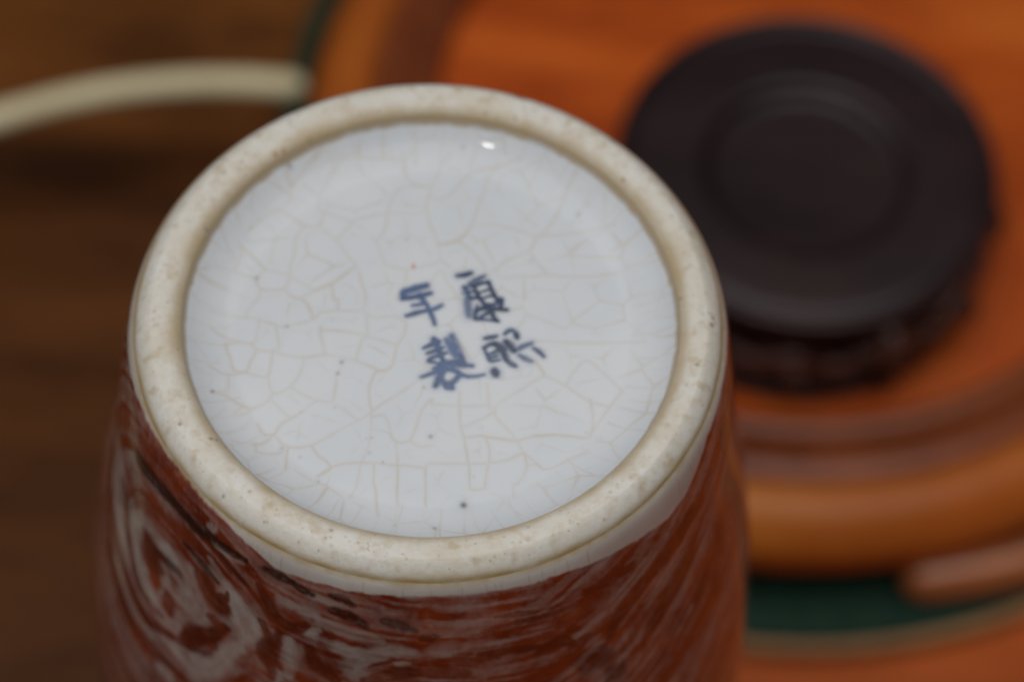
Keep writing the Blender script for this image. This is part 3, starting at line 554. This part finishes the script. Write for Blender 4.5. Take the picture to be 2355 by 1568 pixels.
# --- base panel (glazed recess)
xs = np.linspace(0, 7.4, 12)
pp = smooth_profile([(0.02, 6.26), (20.0, 6.25)] + [(29.6 + x, 6.22 - (9.5 - math.sqrt(9.5 ** 2 - x * x))) for x in xs] + [(37.25, 1.8)], 0.20)
NA = 1120
az = np.linspace(0, 2 * np.pi, NA, endpoint=False)
Rr, Az = np.meshgrid(pp[:, 0], az, indexing='ij')
Tt = np.repeat(pp[:, 1][:, None], NA, 1)
Tt = Tt + 0.08 * (fbm(Rr * np.cos(Az) / 18 + 9, Rr * np.sin(Az) / 18 + 4, 0.0, 1) - 0.5) * np.clip((36.5 - Rr) / 4, 0, 1)
Xm, Ym = Rr * np.cos(Az) + 0.30, Rr * np.sin(Az) - 0.30
wx = Xm + 0.45 * (fbm(Xm / 2.2, Ym / 2.2) - 0.5)
wy = Ym + 0.45 * (fbm(Xm / 2.2 + 31, Ym / 2.2 + 13) - 0.5)
cr_lines = [[tuple(q) for q in pl] for pl in CRACKS]
for i, pl in enumerate(cr_lines):
    for end in (0, -1):
        e = np.array(pl[end])
        best, bq = 2.6, None
        for j, ql in enumerate(cr_lines):
            if j == i:
                continue
            for a_, b_ in zip(ql[:-1], ql[1:]):
                a_, b_ = np.array(a_), np.array(b_)
                t_ = np.clip(((e - a_) @ (b_ - a_)) / ((b_ - a_) @ (b_ - a_) + 1e-9), 0, 1)
                q_ = a_ + t_ * (b_ - a_)
                d_ = np.linalg.norm(q_ - e)
                if d_ < best:
                    best, bq = d_, tuple(q_)
        if bq is not None and best > 0.05:
            if end == 0:
                pl.insert(0, bq)
            else:
                pl.append(bq)
crk = np.zeros_like(Xm)
rs0 = np.random.RandomState(21)
fade = 0.25 + 1.1 * fbm(Xm / 3.5 + 3, Ym / 3.5 + 8)
for pl in cr_lines:
    D, S = seg_dist(wx, wy, curve_pts(pl, 4), 1.2)
    D = np.where(np.isfinite(D), D, 9)
    crk = np.maximum(crk, (0.28 * np.exp(-(D / 0.14) ** 2) + 0.13 * np.exp(-(D / 0.50) ** 2)) * (0.65 + 0.5 * rs0.rand()))
# fine short cracks climbing the wall of the recess
rs = np.random.RandomState(3)
for k in range(64):
    q = 2 * math.pi * (k + 0.6 * rs.rand()) / 64
    r0 = 32.5 - 2.5 * rs.rand()
    pl = np.array([(r0 * math.cos(q), r0 * math.sin(q)), (37.3 * math.cos(q + 0.03 * (rs.rand() - 0.5)), 37.3 * math.sin(q + 0.03 * (rs.rand() - 0.5)))])
    D, S = seg_dist(wx, wy, pl, 0.8)
    D = np.where(np.isfinite(D), D, 9)
    crk = np.maximum(crk, (0.10 + 0.22 * rs.rand()) * np.exp(-(D / 0.16) ** 2))
seeds = []
while len(seeds) < 230:
    q = (rs.rand(2) - 0.5) * 78
    if np.hypot(*q) < 39 and all(np.hypot(*(q - s_)) > 2.2 + 1.6 * rs.rand() for s_ in seeds):
        seeds.append(q)
    if len(seeds) > 150 and rs.rand() < 0.004:
        break
seeds = np.array(seeds)
f1 = np.full(Xm.shape, 99.0)
f2 = np.full(Xm.shape, 99.0)
for s_ in seeds:
    d_ = np.hypot(wx - s_[0], wy - s_[1])
    f2 = np.minimum(f2, np.maximum(f1, d_))
    f1 = np.minimum(f1, d_)
clear = np.full(Xm.shape, 9.0)
for pl in cr_lines:
    D, S = seg_dist(wx, wy, np.array(pl), 3.2)
    clear = np.minimum(clear, np.where(np.isfinite(D), D, 9))
gate = np.clip((clear - 0.5) / 1.2, 0, 1) * (0.5 + 0.5 * np.clip((fbm(Xm / 6 + 2, Ym / 6 + 7) - 0.35) / 0.3, 0, 1))
crk = np.maximum(crk, gate * (0.29 * np.exp(-((f2 - f1) / 0.22) ** 2) + 0.08 * np.exp(-((f2 - f1) / 0.7) ** 2)))
crk *= np.clip(fade, 0, 1.1)
edge = np.clip((Rr - 36.75 + 0.55 * (fbm(np.cos(Az) * 24, np.sin(Az) * 24, 2.0) - 0.5)) / 0.4, 0, 1)
crk = np.maximum(crk, 0.8 * edge)
dk = np.zeros_like(Xm)
for x, y, r, d in DOTS:
    r *= 1.3
    D = np.hypot(Xm - x, Ym - y)
    dk = np.maximum(dk, d * (0.75 * np.exp(-(D / (r * 0.62)) ** 2) + 0.12 * np.exp(-(D / (r * 1.5)) ** 2)))
for k in range(60):
    q, r = rs.rand() * 2 * math.pi, 36 * math.sqrt(rs.rand())
    D = np.hypot(Xm - r * math.cos(q), Ym - r * math.sin(q))
    dk = np.maximum(dk, (0.12 + 0.3 * rs.rand()) * np.exp(-(D / (0.07 + 0.10 * rs.rand())) ** 2))
orr = 0.8 * np.exp(-(np.hypot((Xm - ORANGE_SPECK[0]), (Ym - ORANGE_SPECK[1]) * 0.7) / 0.3) ** 2)
V = place(Rr, Az, Tt, 1.0).reshape(-1, 3)
F = grid_faces(len(pp), NA)
base = raw_mesh('base_panel', V, F, m_base, vase, attrs={'mark': np.stack([crk, dk, orr], -1).reshape(-1, 3)})

# --- four painted characters on the base panel
for ch in ('kang', 'xi', 'nian', 'zhi'):
    allp = np.vstack([np.array(p) for _, _, p in MARK[ch]])
    x0, y0 = allp.min(0) - 1.0
    x1, y1 = allp.max(0) + 1.0
    gx, gy = np.meshgrid(np.arange(x0, x1, 0.085), np.arange(y0, y1, 0.085), indexing='ij')
    wx = gx + 0.16 * (fbm(gx / 0.9, gy / 0.9, 1.0) - 0.5)
    wy = gy + 0.16 * (fbm(gx / 0.9 + 7, gy / 0.9 + 3, 2.0) - 0.5)
    al = np.zeros_like(gx)
    dn = np.zeros_like(gx)
    for strength, rad, pts in MARK[ch]:
        c = curve_pts(pts, 6)
        D, S = seg_dist(wx, wy, c, 1.6)
        D = np.where(np.isfinite(D), D, 9)
        w = (1.85 if ch in ('kang', 'xi') else 2.1) * rad * (0.82 + 0.25 * np.sin(np.pi * np.clip(S, 0, 1)) + 0.25 * (fbm(gx / 0.5, gy / 0.5, rad * 9) - 0.5))
        s = np.clip((w * 1.25 - D) / (w * 1.15), 0, 1)
        s = s * s * (3 - 2 * s)
        al = 1 - (1 - al) * (1 - s * (0.46 + 0.52 * strength) * np.clip(0.6 + 0.8 * fbm(gx / 0.8 + 3, gy / 0.8, rad * 5), 0, 1))
        tone = strength - (0.30 if ch in ('nian', 'zhi') else 0.0)
        dn = np.maximum(dn, s * np.clip(tone + 0.5 * (fbm(gx / 0.7, gy / 0.7, 5.0) - 0.5), 0, 1) ** 1.3)
        al = np.maximum(al, 0.22 * np.exp(-(D / (rad * 2.1)) ** 2))
    keep = al > 0.015
    idx = -np.ones(gx.shape, int)
    m4 = keep[:-1, :-1] | keep[1:, :-1] | keep[1:, 1:] | keep[:-1, 1:]
    used = np.zeros_like(keep)
    for s1, s2 in ((slice(None, -1), slice(None, -1)), (slice(1, None), slice(None, -1)), (slice(1, None), slice(1, None)), (slice(None, -1), slice(1, None))):
        used[s1, s2] |= m4
    idx[used] = np.arange(used.sum())
    ii, jj = np.nonzero(m4)
    F = np.stack([idx[ii, jj], idx[ii + 1, jj], idx[ii + 1, jj + 1], idx[ii, jj + 1]], -1)
    vx, vy = gx[used], gy[used]
    rr_ = np.hypot(vx - 0.3, vy + 0.3)
    zt = np.interp(rr_, pp[:, 0], pp[:, 1]) + 0.08 * (fbm((vx - 0.3) / 18 + 9, (vy + 0.3) / 18 + 4, 0.0, 1) - 0.5)
    V = np.stack([vx * mm, vy * mm, VZ - (zt - 0.012) * mm], -1)
    o = raw_mesh('painted_character', V, F, m_ink, base, attrs={'ink': np.stack([al[used], dn[used], 0 * al[used]], -1)})
    o['label'] = {'kang': 'dark blue painted character next to the pale blue one with slanting strokes', 'xi': 'dark blue painted character with loose slanting dots', 'nian': 'smallest pale blue painted character', 'zhi': 'blue painted character with a long sweeping base stroke'}[ch]

# --- unglazed foot ring
fp = smooth_profile([(37.25, 1.8), (37.55, 1.15), (38.0, 0.62), (38.6, 0.28), (39.4, 0.06), (40.4, 0.0), (41.6, 0.03), (42.2, 0.28), (42.9, 0.80), (43.5, 1.40), (44.0, 2.05), (44.25, 2.5), (44.38, 2.75)], 0.16)
NA = 1100
az = np.linspace(0, 2 * np.pi, NA, endpoint=False)
Rr, Az = np.meshgrid(fp[:, 0], az, indexing='ij')
Tt = np.repeat(fp[:, 1][:, None], NA, 1)
Xm, Ym = Rr * np.cos(Az), Rr * np.sin(Az)
mid = np.clip(1 - np.abs(Rr - 40.5) / 3.0, 0, 1)
Tt = Tt + mid * (0.26 * (fbm(Xm / 9, Ym / 9, 3.0) - 0.5) + 0.16 * (fbm(Xm / 1.2, Ym / 1.2, 6.0) - 0.5))
offw = np.clip((41.0 - Rr) / 3.0, 0, 1)
wob = 0.50 * (fbm(np.cos(Az) * 5, np.sin(Az) * 5, 8.0) - 0.5) * np.sin(np.pi * np.clip((Rr - 37.25) / 6.5, 0, 1))
u = fbm(np.cos(Az) * 9, np.sin(Az) * 9, 4.0)
stain = 0.85 * np.exp(-((Rr - 37.35) / (0.35 + 0.35 * u)) ** 2)
stain = np.maximum(stain, (0.35 + 0.5 * u) * np.exp(-((Rr - 37.9) / (0.6 + 1.1 * u)) ** 2))
gr = np.clip((Tt - 1.0 - 0.5 * u) / 1.3, 0, 1) ** 1.4 * (Rr > 42.5)
stain = np.maximum(stain, gr * (0.45 + 0.9 * fbm(np.cos(Az) * 14, np.sin(Az) * 14, Tt)))
stain = np.maximum(stain, 0.4 * np.clip((fbm(Xm / 1.8, Ym / 1.8, 7.0) - 0.58) / 0.2, 0, 1))
dk = np.zeros_like(Xm)
rdm = np.zeros_like(Xm)
rs = np.random.RandomState(11)


def speck(arr, x, y, r, s):
    m = (np.abs(Xm - x) < 3 * r) & (np.abs(Ym - y) < 3 * r)
    D = np.hypot(Xm[m] - x, Ym[m] - y)
    arr[m] = np.maximum(arr[m], s * np.exp(-(D / r) ** 2))


for k in range(620):
    q = rs.rand() * 2 * math.pi
    r = 37.6 + 5.9 * rs.rand()
    c = rs.rand()
    speck(dk if c < 0.35 else (stain if c < 0.9 else rdm), r * math.cos(q), r * math.sin(q), 0.06 + 0.24 * rs.rand() ** 3, 0.15 + 0.65 * rs.rand() ** 1.6)
for x, y, r, s in ((11.5, 41.6, 0.55, 0.9), (12.2, 41.2, 0.45, 0.8), (12.9, 41.2, 0.35, 0.6)):
    speck(rdm, x, y, r, s)
speck(dk, 11.3, 41.4, 0.35, 0.6)
speck(stain, 28.36, 26.09, 0.4, 1.0)
speck(dk, 28.36, 26.09, 0.25, 0.5)
for x, y, r, s in ((42.6, 1.3, 0.30, 0.8), (42.4, 0.0, 0.32, 1.0), (42.2, 1.9, 0.2, 0.6), (43.0, 0.6, 0.2, 0.5)):
    speck(rdm, x, y, r, s)
for x, y in ((-26.0, 27.8), (-24.8, 28.6)):
    speck(stain, x, y, 0.7, 1.0)
for k in range(16):                                    # sooty scuffs
    q = rs.rand() * 2 * math.pi
    r = 39.0 + 3.4 * rs.rand()
    for s in range(7):
        speck(dk, r * math.cos(q) + rs.randn() * 0.5, r * math.sin(q) + rs.randn() * 0.5, 0.08 + 0.08 * rs.rand(), 0.45)
V = place(Rr + wob, Az, Tt, offw).reshape(-1, 3)
raw_mesh('foot_ring', V, grid_faces(len(fp), NA), m_foot, vase, attrs={'mark': np.clip(np.stack([stain, dk, rdm], -1), 0, 1).reshape(-1, 3)})

# --- painted body
outer = [(44.38, 2.75), (44.72, 3.10), (45.25, 4.2), (45.75, 6.0), (46.35, 9), (47.6, 16), (49.7, 30), (53.7, 50), (56.8, 70), (59.3, 100), (60.1, 122)]
b1 = smooth_profile(outer, 0.34)
b2 = smooth_profile([(60.1, 122), (59.6, 145), (57.0, 175), (51.0, 205), (42.0, 232), (33.0, 250), (27.5, 262), (26.6, 272), (28.6, 282), (31.0, 287.2), (31.4, 288.6), (30.2, 289.0), (28.6, 288.4), (26.0, 284), (24.0, 272), (24.5, 262), (30, 250)], 2.0)
bp = np.vstack([b1, b2[1:]])
az = np.radians(np.r_[np.linspace(-195, 15, 760, endpoint=False), np.linspace(15, 165, 170, endpoint=False)])
NA = len(az)
Rr, Az = np.meshgrid(bp[:, 0], az, indexing='ij')
Tt = np.repeat(bp[:, 1][:, None], NA, 1)
Cx, Cy = np.cos(Az), np.sin(Az)
U0 = np.degrees(Az)
U0 = (U0 + 270) % 360 - 180                # cut at the back
U0 = U0 - 90                               # -270..90 with the front at -90
scale = 50.0 * math.pi / 180               # mm of arc per degree
wxn = 1.3 * (fbm(Cx * 9, Cy * 9, Tt / 6.0) - 0.5) + 0.5 * (fbm(Cx * 50, Cy * 50, Tt / 1.1) - 0.5)
wyn = 1.3 * (fbm(Cx * 9 + 9, Cy * 9 + 5, Tt / 6.0 + 3) - 0.5) + 0.5 * (fbm(Cx * 50 + 3, Cy * 50, Tt / 1.1 + 5) - 0.5)
ev = np.array(sorted(RED_EDGE))
ev[:, 1] = np.where(ev[:, 0] < -118, np.interp(ev[:, 0], [-170, -164, -153, -139, -129, -122, -115], [4.8, 4.2, 3.3, 2.9, 3.1, 4.2, 5.6]), ev[:, 1] - 0.2)
eaz = np.r_[-360 + ev[-1, 0] + 0, ev[:, 0], ev[0, 0] + 360]
et = np.r_[ev[-1, 1], ev[:, 1], ev[0, 1]]
d0 = np.degrees(Az)
d0 = np.where(d0 > ev[0, 0] + 360, d0 - 360, d0)
d0 = np.where(d0 < ev[0, 0] - 5, d0 + 360, d0)
tb = np.interp(d0, eaz, et) + 0.7 * (fbm(Cx * 30, Cy * 30, 1.0) - 0.5)
brush = fbm(Cx * 10, Cy * 10, Tt / 9.0, 5)
streak = fbm(Cx * 34, Cy * 34, Tt / 3.0, 4)
grit = fbm(Cx * 60, Cy * 60, Tt / 0.9, 4)
# fine brush lines that follow the painting: round the scroll, level in the middle, slanting beside it
Um = U0 * scale + wxn
Tm = Tt + wyn
ux, ty = (Um + 120.0) / 1.15, Tm - 29.0
sw = vnoise(np.hypot(ux, ty) / 0.95 + 40, np.arctan2(ty, ux) * 1.6 + 20, 3.0)
lv = vnoise((Tm - 0.10 * Um) / 0.85 + 50, Um / 9.0 + 60, 5.0)
dg = vnoise((0.46 * Um + 0.89 * Tm) / 0.95 + 70, (-0.89 * Um + 0.46 * Tm) / 11.0 + 80, 9.0)
wl = np.clip((-98 - Um) / 8, 0, 1)
wr = np.clip((Um + 62) / 10, 0, 1) * np.clip((10 - Um) / 8, 0, 1)
lines = sw * wl + dg * wr + lv * np.clip(1 - wl - wr, 0, 1)
redc = 0.90 + 0.4 * (brush - 0.5) + 0.25 * (grit - 0.5) + 0.52 * (lines - 0.52)
dark = np.zeros_like(Tt)
deep = np.zeros_like(Tt)
for kind, strength, rads, pts in BODY_STROKES:
    if kind == 'W' and pts[0][0] > -80:
        strength *= 0.5
    for rep in (0, 180):
        P = np.array(pts, float)
        a_ = P[:, 0] + rep
        a_ = np.where(a_ > 90, a_ - 360, a_)
        if a_.max() - a_.min() > 180:
            continue
        c = curve_pts(np.stack([a_ * scale, P[:, 1]], 1), 5)
        D, S = seg_dist(U0 * scale + wxn, Tt + wyn, c, 2.2 * max(rads) + 1.0)
        D = np.where(np.isfinite(D), D, 99)
        w = np.interp(np.clip(S, 0, 1), np.linspace(0, 1, len(rads)), rads) * {'W': 1.05, 'R': 1.0, 'D': 1.12, 'K': 1.35}[kind] * (0.60 + 0.5 * np.sin(np.pi * np.clip(S, 0.06, 0.94)))
        soft = {'W': 1.25, 'R': 1.1, 'D': 0.70, 'K': 0.75}[kind]
        s = np.clip((w * (1 + soft / 2) - D) / (w * soft), 0, 1)
        s = s * s * (3 - 2 * s) * strength * np.clip(0.55 + 0.9 * grit, 0, 1)
        hair = vnoise(np.where(D < 90, D, 0) / np.maximum(w, 0.05) * 4.5 + 7 * strength, S * 4.0 + P[0, 0], P[0, 1])
        s = s * np.clip(0.55 + 0.85 * hair, 0, 1)
        if kind == 'W':
            redc = redc * (1 - s) + (0.16 + 0.30 * np.clip(lines, 0, 1)) * s
        elif kind == 'R':
            redc = redc * (1 - s) + 0.97 * s
        elif kind == 'D':
            redc = redc * (1 - s) + 1.0 * s
            deep = np.maximum(deep, s)
        else:
            dark = np.maximum(dark, s)
dark = np.maximum(dark, 0.50 * deep * np.clip((brush - 0.25) * 3, 0, 1))
eg = np.clip((Tt - tb) / 0.45 + 0.5, 0, 1)
redc *= eg
deep_edge = np.exp(-((Tt - tb - 0.45) / 0.5) ** 2) * 0.35
redc = np.maximum(redc, deep_edge * eg * 2)
dark *= eg
tan = np.clip(1.0 - (Tt - 2.75) / (0.35 + 0.8 * fbm(Cx * 9 + 2, Cy * 9, 3.0)), 0, 1) * (0.5 + 0.8 * streak)
crk = np.zeros_like(Tt)
rs = np.random.RandomState(5)
for k in range(46):
    q = -195 + 210 * rs.rand()
    t1 = 5 + 6 * rs.rand()
    c = np.array([(q * scale, 2.8), ((q + rs.randn() * 0.5) * scale, t1)])
    D, S = seg_dist(U0 * scale, Tt, c, 0.6)
    D = np.where(np.isfinite(D), D, 9)
    crk = np.maximum(crk, (0.15 + 0.3 * rs.rand()) * np.exp(-(D / 0.13) ** 2))
tan = np.maximum(tan, crk)
V = place(Rr, Az, Tt, 0.0).reshape(-1, 3)
raw_mesh('body', V, grid_faces(len(bp), NA), m_body, vase, attrs={'mark': np.clip(np.stack([redc, dark, tan], -1), 0, 1).reshape(-1, 3)})
